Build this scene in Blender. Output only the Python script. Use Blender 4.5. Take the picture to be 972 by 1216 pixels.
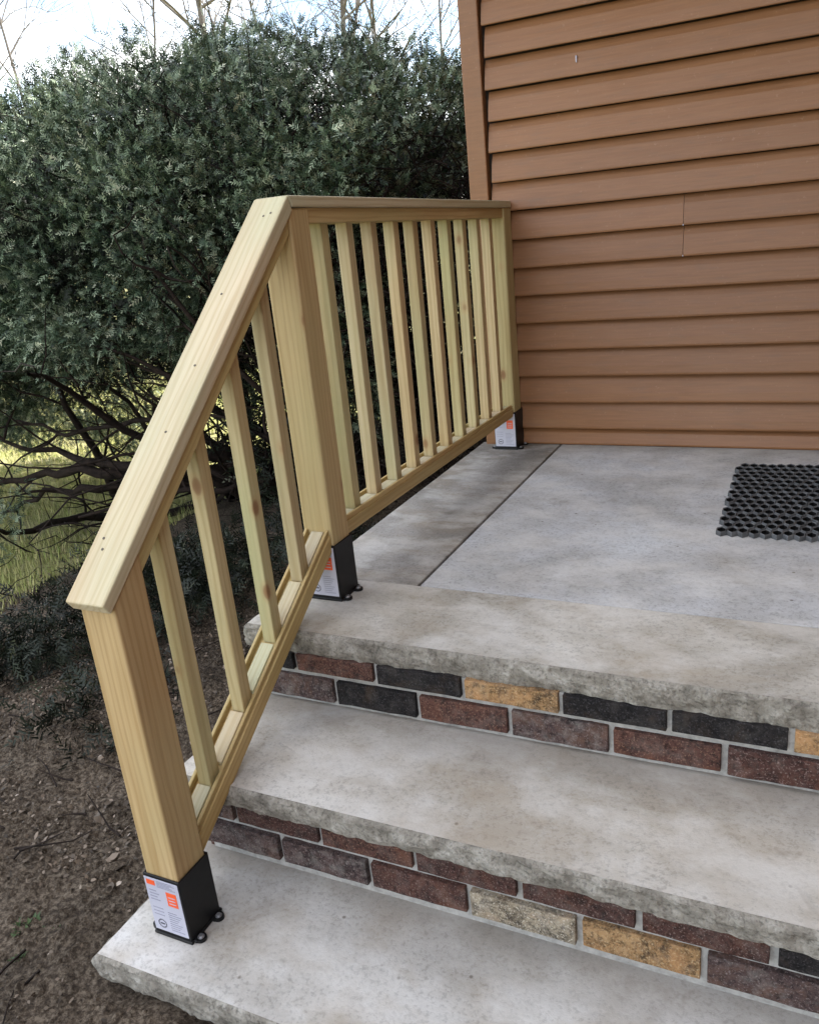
import bpy, bmesh, math, random
import numpy as np
from mathutils import Vector, Matrix, noise
random.seed(7)
rng = np.random.default_rng(11)
R = math.radians
scene = bpy.context.scene
for o in list(bpy.data.objects):
    bpy.data.objects.remove(o)
COL = scene.collection

# ------------------------------------------------------------------ camera
cam_d = bpy.data.cameras.new('camera')
cam = bpy.data.objects.new('camera', cam_d)
COL.objects.link(cam)
c_r = Vector((0.9015397, 0.4220760, -0.0952784))
c_u = Vector((-0.0573418, 0.3347963, 0.9405442))
c_f = Vector((-0.4288800, 0.8424745, -0.3260348))
m = Matrix((c_r, c_u, -c_f)).transposed().to_4x4()
m.translation = Vector((0.8329, -2.9541, 0.8259))
cam.matrix_world = m
cam_d.sensor_fit = 'VERTICAL'
cam_d.sensor_height = 24.0
cam_d.lens = 982.17 / 1216 * 24.0
cam_d.clip_start = 0.05
cam_d.clip_end = 1000
scene.camera = cam
scene.render.resolution_x = 818
scene.render.resolution_y = 1024

# ------------------------------------------------------------------ sky, sun, exposure
SUN_EL = R(46)
SUN_DIR = Vector((0.62, 0.78, 0)).normalized()          # horizontal direction towards the sun (behind the house)
sun_d = bpy.data.lights.new('sun', 'SUN')
sun_d.energy = 4.2
sun_d.angle = R(0.6)
sun_d.color = (1.0, 0.95, 0.87)
sun = bpy.data.objects.new('sun', sun_d)
COL.objects.link(sun)
sv = Vector((SUN_DIR.x * math.cos(SUN_EL), SUN_DIR.y * math.cos(SUN_EL), math.sin(SUN_EL)))
sun.rotation_euler = sv.to_track_quat('Z', 'Y').to_euler()
world = bpy.data.worlds.new('World')
scene.world = world
world.use_nodes = True
nt = world.node_tree
nt.nodes.clear()
w_out = nt.nodes.new('ShaderNodeOutputWorld')
w_bg = nt.nodes.new('ShaderNodeBackground')
w_sky = nt.nodes.new('ShaderNodeTexSky')
w_sky.sky_type = 'NISHITA'
w_sky.sun_disc = False
w_sky.sun_elevation = SUN_EL
w_sky.sun_rotation = math.atan2(SUN_DIR.x, SUN_DIR.y)
w_tc = nt.nodes.new('ShaderNodeTexCoord')
w_map = nt.nodes.new('ShaderNodeMapping')
w_map.inputs['Scale'].default_value = (1, 1, 2.2)
w_n = nt.nodes.new('ShaderNodeTexNoise')
w_n.inputs['Scale'].default_value = 3.2
w_n.inputs['Detail'].default_value = 7
w_n.inputs['Roughness'].default_value = 0.55
w_ramp = nt.nodes.new('ShaderNodeValToRGB')
w_ramp.color_ramp.elements[0].position = 0.43
w_ramp.color_ramp.elements[1].position = 0.62
w_mix = nt.nodes.new('ShaderNodeMixRGB')
w_mix.inputs['Color2'].default_value = (9.4, 9.1, 8.7, 1)       # thin bright cloud, in the units of the sky texture
nt.links.new(w_tc.outputs['Generated'], w_map.inputs['Vector'])
nt.links.new(w_map.outputs['Vector'], w_n.inputs['Vector'])
nt.links.new(w_n.outputs['Fac'], w_ramp.inputs['Fac'])
nt.links.new(w_ramp.outputs['Color'], w_mix.inputs['Fac'])
nt.links.new(w_sky.outputs['Color'], w_mix.inputs['Color1'])
nt.links.new(w_mix.outputs['Color'], w_bg.inputs['Color'])
w_bg.inputs['Strength'].default_value = 0.13
nt.links.new(w_bg.outputs['Background'], w_out.inputs['Surface'])
vs = scene.view_settings
vs.view_transform = 'Standard'
vs.look = 'None'
vs.exposure = 1.82
vs.gamma = 1.0

# ------------------------------------------------------------------ helpers
def tag(o, label=None, cat=None, group=None, kind=None):
    if label: o['label'] = label
    if cat: o['category'] = cat
    if group: o['group'] = group
    if kind: o['kind'] = kind
    return o

def empty(name, loc=(0, 0, 0)):
    o = bpy.data.objects.new(name, None)
    o.empty_display_size = 0.1
    COL.objects.link(o)
    o.location = loc
    return o

def link(name, me, parent=None, loc=None, mats=()):
    o = bpy.data.objects.new(name, me)
    COL.objects.link(o)
    for mm in mats:
        me.materials.append(mm)
    if parent: o.parent = parent
    if loc is not None: o.location = loc
    return o

def bm_obj(name, bm, mats, parent=None, loc=None, smooth=False):
    bmesh.ops.recalc_face_normals(bm, faces=bm.faces[:])
    me = bpy.data.meshes.new(name)
    bm.to_mesh(me)
    bm.free()
    if smooth:
        me.polygons.foreach_set('use_smooth', [True] * len(me.polygons))
    if not isinstance(mats, (list, tuple)): mats = [mats]
    return link(name, me, parent, loc, mats)

def box_bm(x0, x1, y0, y1, z0, z1, bev=0.0, seg=2, bm=None, mi=0):
    nb = bmesh.new()
    r = bmesh.ops.create_cube(nb, size=1)
    for v in nb.verts:
        v.co = Vector(((x0 + x1) / 2 + v.co.x * (x1 - x0), (y0 + y1) / 2 + v.co.y * (y1 - y0), (z0 + z1) / 2 + v.co.z * (z1 - z0)))
    if bev > 0:
        bmesh.ops.bevel(nb, geom=nb.edges[:], offset=bev, segments=seg, profile=0.5, affect='EDGES')
    for f in nb.faces: f.material_index = mi
    if bm is None: return nb
    merge(bm, nb)
    return bm

def merge(bm, nb):
    me = bpy.data.meshes.new('tmp')
    nb.to_mesh(me); nb.free()
    bm.from_mesh(me)
    bpy.data.meshes.remove(me)

def cyl(bm, c, r, h, axis='Z', n=16, mi=0, r2=None):
    nb = bmesh.new()
    bmesh.ops.create_cone(nb, cap_ends=True, segments=n, radius1=r, radius2=r if r2 is None else r2, depth=h)
    if axis == 'X': bmesh.ops.rotate(nb, verts=nb.verts, matrix=Matrix.Rotation(R(90), 3, 'Y'))
    if axis == 'Y': bmesh.ops.rotate(nb, verts=nb.verts, matrix=Matrix.Rotation(R(90), 3, 'X'))
    bmesh.ops.translate(nb, verts=nb.verts, vec=Vector(c))
    for f in nb.faces: f.material_index = mi
    merge(bm, nb)

# prism: (y, z) profile swept along x from x0 to x1; its own axes have local Z along the profile direction "ang"
def prism(name, poly, x0, x1, ang, mat, parent, bev=0.003):
    o0 = Vector((0, poly[0][0], poly[0][1]))
    # ang = angle of the length direction measured from +Z towards +Y
    rot = Matrix.Rotation(-ang, 4, 'X')      # maps local Z to (0, sin, cos)
    inv = rot.inverted()
    bm = bmesh.new()
    vs0 = [bm.verts.new(inv @ (Vector((x0, y, z)) - o0)) for y, z in poly]
    vs1 = [bm.verts.new(inv @ (Vector((x1, y, z)) - o0)) for y, z in poly]
    n = len(poly)
    bm.faces.new(vs0); bm.faces.new(vs1[::-1])
    for i in range(n):
        bm.faces.new((vs0[i], vs1[i], vs1[(i + 1) % n], vs0[(i + 1) % n]))
    bmesh.ops.recalc_face_normals(bm, faces=bm.faces[:])
    if bev: bmesh.ops.bevel(bm, geom=bm.edges[:], offset=bev, segments=2, profile=0.5, affect='EDGES')
    o = bm_obj(name, bm, mat, parent)
    o.location = o0 - (parent.location if parent else Vector((0, 0, 0)))
    o.rotation_euler = rot.to_euler()
    return o

def np_mesh(name, verts, faces_flat, nper, mats, parent=None, attr=None, smooth=False, loc=None):
    me = bpy.data.meshes.new(name)
    nv = len(verts); nf = len(faces_flat) // nper
    me.vertices.add(nv)
    me.vertices.foreach_set('co', verts.astype(np.float32).ravel())
    me.loops.add(nf * nper)
    me.loops.foreach_set('vertex_index', faces_flat.astype(np.int32))
    me.polygons.add(nf)
    me.polygons.foreach_set('loop_start', np.arange(0, nf * nper, nper, dtype=np.int32))
    me.update(calc_edges=True)
    if attr is not None:
        a = me.attributes.new('vary', 'FLOAT', 'POINT')
        a.data.foreach_set('value', attr.astype(np.float32))
    if smooth:
        me.polygons.foreach_set('use_smooth', np.ones(nf, dtype=bool))
    return link(name, me, parent, loc, mats)

# ------------------------------------------------------------------ materials
class Mat:
    def __init__(s, name, rough=0.6, spec=0.5):
        s.m = bpy.data.materials.new(name)
        s.m.use_nodes = True
        s.t = s.m.node_tree
        s.b = s.t.nodes['Principled BSDF']
        s.b.inputs['Roughness'].default_value = rough
        s.b.inputs['Specular IOR Level'].default_value = spec
    def n(s, typ, **kw):
        nd = s.t.nodes.new(typ)
        for k, v in kw.items():
            if k in nd.inputs.keys() if hasattr(nd.inputs, 'keys') else False:
                nd.inputs[k].default_value = v
            else:
                setattr(nd, k, v)
        return nd
    def l(s, a, b): s.t.links.new(a, b)
    def coord(s, kind='Object', scale=(1, 1, 1), rand=False):
        tc = s.t.nodes.new('ShaderNodeTexCoord')
        mp = s.t.nodes.new('ShaderNodeMapping')
        mp.inputs['Scale'].default_value = scale
        s.l(tc.outputs[kind], mp.inputs['Vector'])
        if rand:
            oi = s.t.nodes.new('ShaderNodeObjectInfo')
            mu = s.t.nodes.new('ShaderNodeVectorMath'); mu.operation = 'SCALE'
            cb = s.t.nodes.new('ShaderNodeCombineXYZ')
            for k in range(3): s.l(oi.outputs['Random'], cb.inputs[k])
            s.l(cb.outputs[0], mu.inputs[0]); mu.inputs['Scale'].default_value = 37.0
            s.l(mu.outputs[0], mp.inputs['Location'])
        return mp.outputs['Vector']
    def noise(s, vec, scale, detail=4, rough=0.55, dist=0.0):
        nd = s.t.nodes.new('ShaderNodeTexNoise')
        nd.inputs['Scale'].default_value = scale
        nd.inputs['Detail'].default_value = detail
        nd.inputs['Roughness'].default_value = rough
        nd.inputs['Distortion'].default_value = dist
        s.l(vec, nd.inputs['Vector'])
        return nd.outputs['Fac']
    def ramp(s, fac, stops):
        nd = s.t.nodes.new('ShaderNodeValToRGB')
        cr = nd.color_ramp
        while len(cr.elements) > 1: cr.elements.remove(cr.elements[-1])
        for i, (p, c) in enumerate(stops):
            e = cr.elements[0] if i == 0 else cr.elements.new(p)
            e.position = p
            c = (c, c, c) if isinstance(c, (int, float)) else c
            e.color = (*c, 1)
        s.l(fac, nd.inputs['Fac'])
        return nd.outputs['Color']
    def mix(s, a, b, fac, mode='MIX'):
        nd = s.t.nodes.new('ShaderNodeMixRGB')
        nd.blend_type = mode
        for inp, v in ((nd.inputs['Color1'], a), (nd.inputs['Color2'], b), (nd.inputs['Fac'], fac)):
            if isinstance(v, (int, float)): inp.default_value = v if inp.type == 'VALUE' else (v, v, v, 1)
            elif isinstance(v, (tuple, list)): inp.default_value = (*v, 1)
            else: s.l(v, inp)
        return nd.outputs['Color']
    def bump(s, h, strength=0.3, dist=0.01):
        nd = s.t.nodes.new('ShaderNodeBump')
        nd.inputs['Strength'].default_value = strength
        nd.inputs['Distance'].default_value = dist
        s.l(h, nd.inputs['Height'])
        if s.b.inputs['Normal'].is_linked:
            s.l(s.b.inputs['Normal'].links[0].from_socket, nd.inputs['Normal'])
        s.l(nd.outputs['Normal'], s.b.inputs['Normal'])
    def color(s, c):
        if isinstance(c, (tuple, list)): s.b.inputs['Base Color'].default_value = (*c, 1)
        else: s.l(c, s.b.inputs['Base Color'])
        return s

def flat(name, c, rough=0.5, metal=0.0, spec=0.5):
    M = Mat(name, rough, spec); M.color(c); M.b.inputs['Metallic'].default_value = metal
    return M.m

def wood_mat(name, light, dark, green, knots=True):
    M = Mat(name, 0.62, 0.35)
    v = M.coord('Object', (1, 1, 1), rand=True)
    vs_ = M.coord('Object', (9, 9, 0.55), rand=True)
    g1 = M.noise(vs_, 3.0, 3, 0.5, 0.6)
    wv = M.t.nodes.new('ShaderNodeTexWave')
    wv.wave_type = 'RINGS'; wv.rings_direction = 'Z'
    wv.inputs['Scale'].default_value = 9.0
    wv.inputs['Distortion'].default_value = 5.0
    wv.inputs['Detail'].default_value = 2.0
    wv.inputs['Detail Scale'].default_value = 1.2
    vw = M.coord('Object', (3.4, 3.4, 0.35), rand=True)
    M.l(vw, wv.inputs['Vector'])
    fine = M.noise(M.coord('Object', (260, 260, 8), rand=True), 1.0, 3, 0.6)
    base = M.ramp(g1, [(0.3, dark), (0.62, light)])
    base = M.mix(base, (dark[0] * .8, dark[1] * .72, dark[2] * .6), M.ramp(wv.outputs['Fac'], [(0.5, 0.0), (0.95, 0.42)]))
    gn = M.noise(M.coord('Object', (5, 5, 1.6), rand=True), 1.0, 2)
    base = M.mix(base, green, M.ramp(gn, [(0.44, 0.0), (0.7, 0.75)]))
    base = M.mix(base, 0.72, M.ramp(fine, [(0.3, 0.4), (0.7, 0.0)]), 'MULTIPLY')
    oi = M.t.nodes.new('ShaderNodeObjectInfo')
    base = M.mix(base, M.ramp(oi.outputs['Random'], [(0.0, (0.86, 0.84, 0.82)), (0.3, (0.98, 1.0, 0.90)), (0.55, (1.0, 0.94, 0.86)), (0.8, (0.94, 1.0, 0.88)), (1.0, (1.0, 0.98, 0.97))]), 1.0, 'MULTIPLY')
    if knots:
        vo = M.t.nodes.new('ShaderNodeTexVoronoi')
        vo.inputs['Scale'].default_value = 1.0
        kv = M.coord('Object', (12, 12, 7.5), rand=True)
        M.l(kv, vo.inputs['Vector'])
        kfac = M.ramp(vo.outputs['Distance'], [(0.04, 1.0), (0.10, 0.8), (0.15, 0.0)])
        sel = M.t.nodes.new('ShaderNodeSeparateColor')
        M.l(vo.outputs['Color'], sel.inputs[0])
        sf = M.ramp(sel.outputs[0], [(0.36, 0.0), (0.38, 1.0)])
        base = M.mix(base, (0.10, 0.045, 0.02), M.mix(kfac, sf, 1.0, 'MULTIPLY'))
        halo = M.ramp(vo.outputs['Distance'], [(0.1, 0.5), (0.24, 0.0)])
        base = M.mix(base, (0.42, 0.24, 0.11), M.mix(halo, sf, 1.0, 'MULTIPLY'))
    M.color(base)
    M.bump(fine, 0.22, 0.002)
    return M.m

W_POST = wood_mat('post_pine', (0.558, 0.432, 0.246), (0.437, 0.312, 0.153), (0.465, 0.409, 0.223))
W_CAP = wood_mat('cap_pine', (0.632, 0.558, 0.419), (0.539, 0.446, 0.307), (0.484, 0.512, 0.363), knots=False)
W_BAL = wood_mat('baluster_pine', (0.595, 0.493, 0.307), (0.474, 0.363, 0.195), (0.484, 0.493, 0.288))
W_RAIL = wood_mat('rail_pine', (0.577, 0.437, 0.223), (0.428, 0.288, 0.121), (0.465, 0.391, 0.186), knots=False)

def concrete_mat(name, base, dark, lightc, stain=0.5, seed=0.0, back=None, warmth=0.55):
    M = Mat(name, 0.82, 0.3)
    v = M.coord('Object')
    mp = M.t.nodes.new('ShaderNodeMapping'); mp.inputs['Location'].default_value = (seed, seed * 1.7, seed * .3)
    M.l(v, mp.inputs['Vector']); v = mp.outputs['Vector']
    big = M.noise(v, 2.6, 6, 0.62, 0.4)
    mid = M.noise(v, 11, 5, 0.65)
    fine = M.noise(v, 120, 4, 0.7)
    grit = M.noise(v, 420, 2, 0.6)
    col = M.ramp(big, [(0.34, dark), (0.48, base), (0.60, lightc)])
    col = M.mix(col, (dark[0] * .75, dark[1] * .68, dark[2] * .58), M.ramp(mid, [(0.50, 0.0), (0.75, 0.55 * stain)]))
    brush = M.noise(M.coord('Object', (6, 30, 6)), 2.0, 4, 0.7, 0.3)
    col = M.mix(col, 0.80, M.ramp(brush, [(0.3, 0.45), (0.65, 0.0)]), 'MULTIPLY')
    col = M.mix(col, 0.58, M.ramp(fine, [(0.38, 0.6), (0.49, 0.0)]), 'MULTIPLY')
    col = M.mix(col, (0.74, 0.74, 0.73), M.ramp(M.noise(v, 17, 6, 0.75), [(0.54, 0.0), (0.72, 0.28)]))
    spots = M.t.nodes.new('ShaderNodeTexVoronoi'); spots.inputs['Scale'].default_value = 26
    M.l(v, spots.inputs['Vector'])
    sc = M.t.nodes.new('ShaderNodeSeparateColor'); M.l(spots.outputs['Color'], sc.inputs[0])
    sp = M.mix(M.ramp(spots.outputs['Distance'], [(0.06, 1.0), (0.12, 0.0)]), M.ramp(sc.outputs[0], [(0.8, 0.0), (0.82, 1.0)]), 1.0, 'MULTIPLY')
    col = M.mix(col, (0.11, 0.09, 0.07), M.mix(sp, 0.75, 1.0, 'MULTIPLY'))
    # warm weather stains in drawn-out patches, and sand-coloured wear
    warm = M.noise(M.coord('Object', (1.6, 2.6, 1)), 2.2 + seed * .05, 6, 0.6, 0.25)
    col = M.mix(col, (0.36, 0.30, 0.225), M.ramp(warm, [(0.46, 0.0), (0.68, warmth)]))
    pale = M.noise(M.coord('Object', (1.6, 2.4, 1)), 3.1 + seed * .03, 6, 0.62, 0.1)
    col = M.mix(col, (0.69, 0.68, 0.655), M.ramp(pale, [(0.46, 0.0), (0.64, 0.5)]))
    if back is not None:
        # soft shade painted along the foot of the riser or wall behind, ragged edge
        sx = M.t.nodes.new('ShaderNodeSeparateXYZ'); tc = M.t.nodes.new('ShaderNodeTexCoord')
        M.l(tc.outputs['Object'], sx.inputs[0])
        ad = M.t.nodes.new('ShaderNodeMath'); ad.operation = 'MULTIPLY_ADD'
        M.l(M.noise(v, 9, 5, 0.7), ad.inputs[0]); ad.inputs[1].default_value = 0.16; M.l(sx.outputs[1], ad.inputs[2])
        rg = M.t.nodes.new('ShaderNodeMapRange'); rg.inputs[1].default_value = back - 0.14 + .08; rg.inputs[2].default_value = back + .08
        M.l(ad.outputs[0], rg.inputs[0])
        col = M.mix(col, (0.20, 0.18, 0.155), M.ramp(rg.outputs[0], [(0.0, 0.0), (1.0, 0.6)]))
    blot = M.noise(v, 5.3, 4, 0.7, 0.6)
    col = M.mix(col, (0.19, 0.155, 0.12), M.ramp(blot, [(0.62, 0.0), (0.72, 0.65 * stain)]))
    M.color(col)
    M.bump(big, 0.25, 0.01)
    M.bump(fine, 0.35, 0.003)
    M.bump(grit, 0.25, 0.001)
    return M.m

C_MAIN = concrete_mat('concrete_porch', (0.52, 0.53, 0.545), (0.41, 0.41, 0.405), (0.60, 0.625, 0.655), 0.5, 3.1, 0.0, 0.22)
C_EDGE = concrete_mat('concrete_border', (0.45, 0.425, 0.375), (0.33, 0.305, 0.26), (0.60, 0.58, 0.535), 0.5, 8.4)
C_SIDE = concrete_mat('concrete_border_side', (0.30, 0.285, 0.26), (0.22, 0.205, 0.185), (0.38, 0.365, 0.345), 0.4, 5.7)  # grey-brown strip, darkened further for the shadow under the rail
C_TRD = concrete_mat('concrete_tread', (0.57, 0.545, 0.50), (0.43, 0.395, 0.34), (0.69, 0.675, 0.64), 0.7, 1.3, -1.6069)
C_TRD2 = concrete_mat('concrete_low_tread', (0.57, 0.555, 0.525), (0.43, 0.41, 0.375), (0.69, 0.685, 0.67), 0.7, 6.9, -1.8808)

def rock_mat():
    M = Mat('broken_concrete_face', 0.9, 0.25)
    v = M.coord('Object')
    a = M.noise(v, 22, 6, 0.7); b = M.noise(v, 150, 4, 0.7)
    col = M.ramp(a, [(0.3, (0.13, 0.118, 0.10)), (0.5, (0.27, 0.25, 0.215)), (0.68, (0.44, 0.42, 0.38))])  # darker than the slab tops, weaker front light put into the colour
    col = M.mix(col, 0.45, M.ramp(b, [(0.34, 0.85), (0.5, 0.0)]), 'MULTIPLY')
    M.color(col); M.bump(a, 0.7, 0.015); M.bump(b, 0.7, 0.004)
    return M.m
C_ROCK = rock_mat()

def mortar_mat():
    M = Mat('mortar', 0.92, 0.2)
    v = M.coord('Object')
    a = M.noise(v, 60, 5, 0.7)
    M.color(M.ramp(a, [(0.3, (0.28, 0.275, 0.26)), (0.7, (0.52, 0.51, 0.49))]))
    M.bump(a, 0.6, 0.004)
    return M.m
MORTAR = mortar_mat()

def brick_mat(name, c0, c1, c2, spk=(0.4, 0.33, 0.26), spa=0.35, dust=0.25):
    M = Mat(name, 0.85, 0.25)
    v = M.coord('Object', (1, 1, 1), rand=True)
    a = M.noise(v, 28, 6, 0.75, 0.5); b = M.noise(v, 260, 3, 0.75); c = M.noise(v, 110, 4, 0.75)
    col = M.ramp(a, [(0.32, c0), (0.5, c1), (0.68, c2)])
    col = M.mix(col, 0.35, M.ramp(c, [(0.40, 0.85), (0.5, 0.0)]), 'MULTIPLY')
    hue = M.noise(v, 9, 4, 0.7, 0.8)
    col = M.mix(col, (c2[0] * 1.15 + .02, c2[1] * .95 + .01, c2[2] * .85), M.ramp(hue, [(0.50, 0.0), (0.66, 0.6)]))
    col = M.mix(col, (0.012, 0.010, 0.010), M.ramp(M.noise(v, 19, 5, 0.75, 0.5), [(0.56, 0.0), (0.68, 0.75)]))
    col = M.mix(col, spk, M.ramp(b, [(0.56, 0.0), (0.64, min(1, spa * 1.6))]))
    col = M.mix(col, (0.30, 0.28, 0.26), M.ramp(M.noise(v, 30, 4, 0.7), [(0.48, 0.0), (0.75, dust)]))
    M.color(col); M.bump(a, 0.6, 0.006); M.bump(c, 0.8, 0.005); M.bump(b, 0.6, 0.0015)
    return M.m
B_BLACK = brick_mat('brick_black', (0.008, 0.008, 0.009), (0.013, 0.012, 0.013), (0.03, 0.026, 0.026), (0.12, 0.11, 0.12), 0.3, 0.10)
B_RED = brick_mat('brick_red_brown', (0.045, 0.023, 0.02), (0.095, 0.045, 0.036), (0.14, 0.07, 0.055), (0.36, 0.22, 0.16), 0.35, 0.2)
B_DARK = brick_mat('brick_dark_brown', (0.04, 0.022, 0.02), (0.075, 0.036, 0.03), (0.11, 0.055, 0.045), (0.32, 0.24, 0.22), 0.4, 0.2)
B_PURP = brick_mat('brick_purple_grey', (0.035, 0.027, 0.028), (0.08, 0.052, 0.05), (0.13, 0.09, 0.08), (0.32, 0.27, 0.26), 0.35, 0.5)
B_TAN = brick_mat('brick_tan_speckled', (0.055, 0.035, 0.022), (0.36, 0.215, 0.10), (0.50, 0.33, 0.17), (0.60, 0.46, 0.28), 0.4, 0.25)
B_PALE = brick_mat('brick_pale_speckled', (0.06, 0.045, 0.035), (0.30, 0.25, 0.18), (0.48, 0.42, 0.32), (0.68, 0.62, 0.52), 0.6, 0.5)

def siding_mat():
    M = Mat('vinyl_siding', 0.42, 0.4)
    v = M.coord('Object', (1.5, 30, 30), rand=True)
    g = M.noise(v, 6, 5, 0.6, 0.3)
    w = M.noise(M.coord('Object'), 3, 3)
    col = M.ramp(g, [(0.3, (0.220, 0.098, 0.039)), (0.7, (0.272, 0.127, 0.053))])
    col = M.mix(col, (0.31, 0.158, 0.078), M.ramp(w, [(0.4, 0.0), (0.8, 0.3)]))
    oi = M.t.nodes.new('ShaderNodeObjectInfo')
    col = M.mix(col, M.ramp(oi.outputs['Random'], [(0, 0.88), (1, 1.0)]), 1.0, 'MULTIPLY')
    dirt = M.noise(M.coord('Object', (3, 3, 14)), 3, 6, 0.7)
    col = M.mix(col, (0.16, 0.10, 0.065), M.ramp(dirt, [(0.52, 0.0), (0.75, 0.35)]))
    col = M.mix(col, (0.42, 0.27, 0.18), M.ramp(M.noise(M.coord('Object'), 95, 4, 0.7), [(0.63, 0.0), (0.72, 0.35)]))
    M.color(col); M.bump(g, 0.12, 0.002); M.bump(w, 0.15, 0.01)
    return M.m
SIDING = siding_mat()
DARK_GAP = flat('dark_building_paper', (0.02, 0.014, 0.01), 0.9)
BLACK_STEEL = Mat('black_steel', 0.45, 0.3)
_v = BLACK_STEEL.coord('Object'); _n = BLACK_STEEL.noise(_v, 60, 4, 0.6)
BLACK_STEEL.color(BLACK_STEEL.ramp(_n, [(0.3, (0.004, 0.004, 0.0045)), (0.8, (0.010, 0.010, 0.011))]))
BLACK_STEEL.b.inputs['Coat Weight'].default_value = 0.0
BLACK_STEEL.bump(BLACK_STEEL.noise(_v, 400, 2), 0.2, 0.001)
BLACK_STEEL = BLACK_STEEL.m
ZINC = flat('zinc_bolt', (0.45, 0.45, 0.47), 0.55, 1.0)
L_WHITE = flat('sticker_white', (0.47, 0.47, 0.56), 0.45)
L_ORANGE = flat('sticker_orange', (0.86, 0.115, 0.03), 0.5)
L_GREY = flat('sticker_print_grey', (0.28, 0.28, 0.36), 0.5)
L_DARK = flat('sticker_print_dark', (0.05, 0.05, 0.07), 0.5)

def rubber_mat():
    M = Mat('grey_rubber', 0.6, 0.45)
    v = M.coord('Object'); a = M.noise(v, 40, 4, 0.6)
    M.color(M.ramp(a, [(0.3, (0.055, 0.058, 0.062)), (0.7, (0.13, 0.135, 0.14))]))
    M.bump(M.noise(v, 300, 3), 0.4, 0.002)
    return M.m
RUBBER = rubber_mat()

def ground_mat():
    M = Mat('soil', 0.95, 0.2)
    v = M.coord('Object')
    a = M.noise(v, 5, 6, 0.65); b = M.noise(v, 85, 6, 0.8); c = M.noise(v, 1.6, 4, 0.6)
    col = M.ramp(b, [(0.34, (0.028, 0.021, 0.015)), (0.48, (0.11, 0.083, 0.060)), (0.60, (0.27, 0.22, 0.165))])
    col = M.mix(col, 0.55, M.ramp(a, [(0.4, 0.7), (0.62, 0.0)]), 'MULTIPLY')
    col = M.mix(col, 0.30, M.ramp(c, [(0.40, 0.6), (0.52, 0.0)]), 'MULTIPLY')
    M.color(col); M.bump(a, 0.6, 0.03); M.bump(b, 0.9, 0.012)
    return M.m
SOIL = ground_mat()

def grass_mat(name, c0, c1, c2):
    M = Mat(name, 0.7, 0.25)
    v = M.coord('Object')
    at = M.t.nodes.new('ShaderNodeAttribute'); at.attribute_name = 'vary'
    col = M.ramp(at.outputs['Fac'], [(0.0, c0), (0.5, c1), (1.0, c2)])
    M.color(col)
    return M.m
def lawn_mat():
    M = Mat('lawn', 0.9, 0.2)
    v = M.coord('Object')
    a = M.noise(v, 2.2, 6, 0.7); b = M.noise(v, 45, 5, 0.75)
    col = M.ramp(a, [(0.35, (0.34, 0.37, 0.11)), (0.5, (0.52, 0.50, 0.22)), (0.66, (0.62, 0.55, 0.32))])
    col = M.mix(col, 0.35, M.ramp(b, [(0.35, 0.8), (0.6, 0.0)]), 'MULTIPLY')
    M.color(col); M.bump(b, 1.0, 0.04)
    return M.m
LAWN = lawn_mat()

def foliage_mat(name, stops, hue=False):
    M = Mat(name, 0.5, 0.28)
    at = M.t.nodes.new('ShaderNodeAttribute'); at.attribute_name = 'vary'
    col = M.ramp(at.outputs['Fac'], stops)
    M.color(col)
    if hue:
        v = M.coord('Object')
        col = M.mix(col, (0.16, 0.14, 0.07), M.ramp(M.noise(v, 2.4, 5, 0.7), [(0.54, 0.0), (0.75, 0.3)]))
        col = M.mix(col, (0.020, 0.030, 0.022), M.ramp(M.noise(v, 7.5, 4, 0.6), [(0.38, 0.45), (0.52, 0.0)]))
        M.color(col)
    return M.m
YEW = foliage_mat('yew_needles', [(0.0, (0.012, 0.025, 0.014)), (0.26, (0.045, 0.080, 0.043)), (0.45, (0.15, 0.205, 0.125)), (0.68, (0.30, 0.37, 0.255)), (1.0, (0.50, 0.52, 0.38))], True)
YEW_IN_SHADE = foliage_mat('yew_inner_shade_needles', [(0.0, (0.008, 0.011, 0.008)), (1.0, (0.020, 0.027, 0.017))])  # near-black copy of the needles, interior shade put into the colour
YEW_LOW_SHADE = foliage_mat('yew_low_shade_needles', [(0.0, (0.006, 0.008, 0.005)), (0.6, (0.014, 0.022, 0.012)), (1.0, (0.045, 0.05, 0.026))])  # darkened needle copy, shade under the crown painted in
def bark_mat(name, a0, a1):
    M = Mat(name, 0.9, 0.2)
    v = M.coord('Object', (1, 1, 1)); a = M.noise(v, 30, 5, 0.7)
    M.color(M.ramp(a, [(0.3, a0), (0.7, a1)])); M.bump(a, 0.8, 0.01)
    return M.m
BARK = bark_mat('yew_bark', (0.008, 0.006, 0.005), (0.034, 0.023, 0.018))
TREE_BARK = bark_mat('grey_bark', (0.07, 0.06, 0.052), (0.16, 0.145, 0.135))
LEAF = foliage_mat('dead_leaves', [(0.0, (0.04, 0.03, 0.02)), (0.5, (0.14, 0.105, 0.075)), (0.85, (0.27, 0.21, 0.16)), (1.0, (0.46, 0.40, 0.34))])
WEED = foliage_mat('weed_leaves', [(0.0, (0.035, 0.065, 0.025)), (1.0, (0.10, 0.15, 0.065))])

# ------------------------------------------------------------------ terrain
def ground_z(x, y):
    # level by the steps, falling away gently towards the lawn
    t = min(max((-x - 0.9) / 2.6, 0), 1)
    s = t * t * (3 - 2 * t)
    return -0.475 - 0.37 * s
def near_t(x, y):
    return max(0.0, 1 - math.hypot(x + 1.2, y + 1.0) / 3.2)

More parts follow.
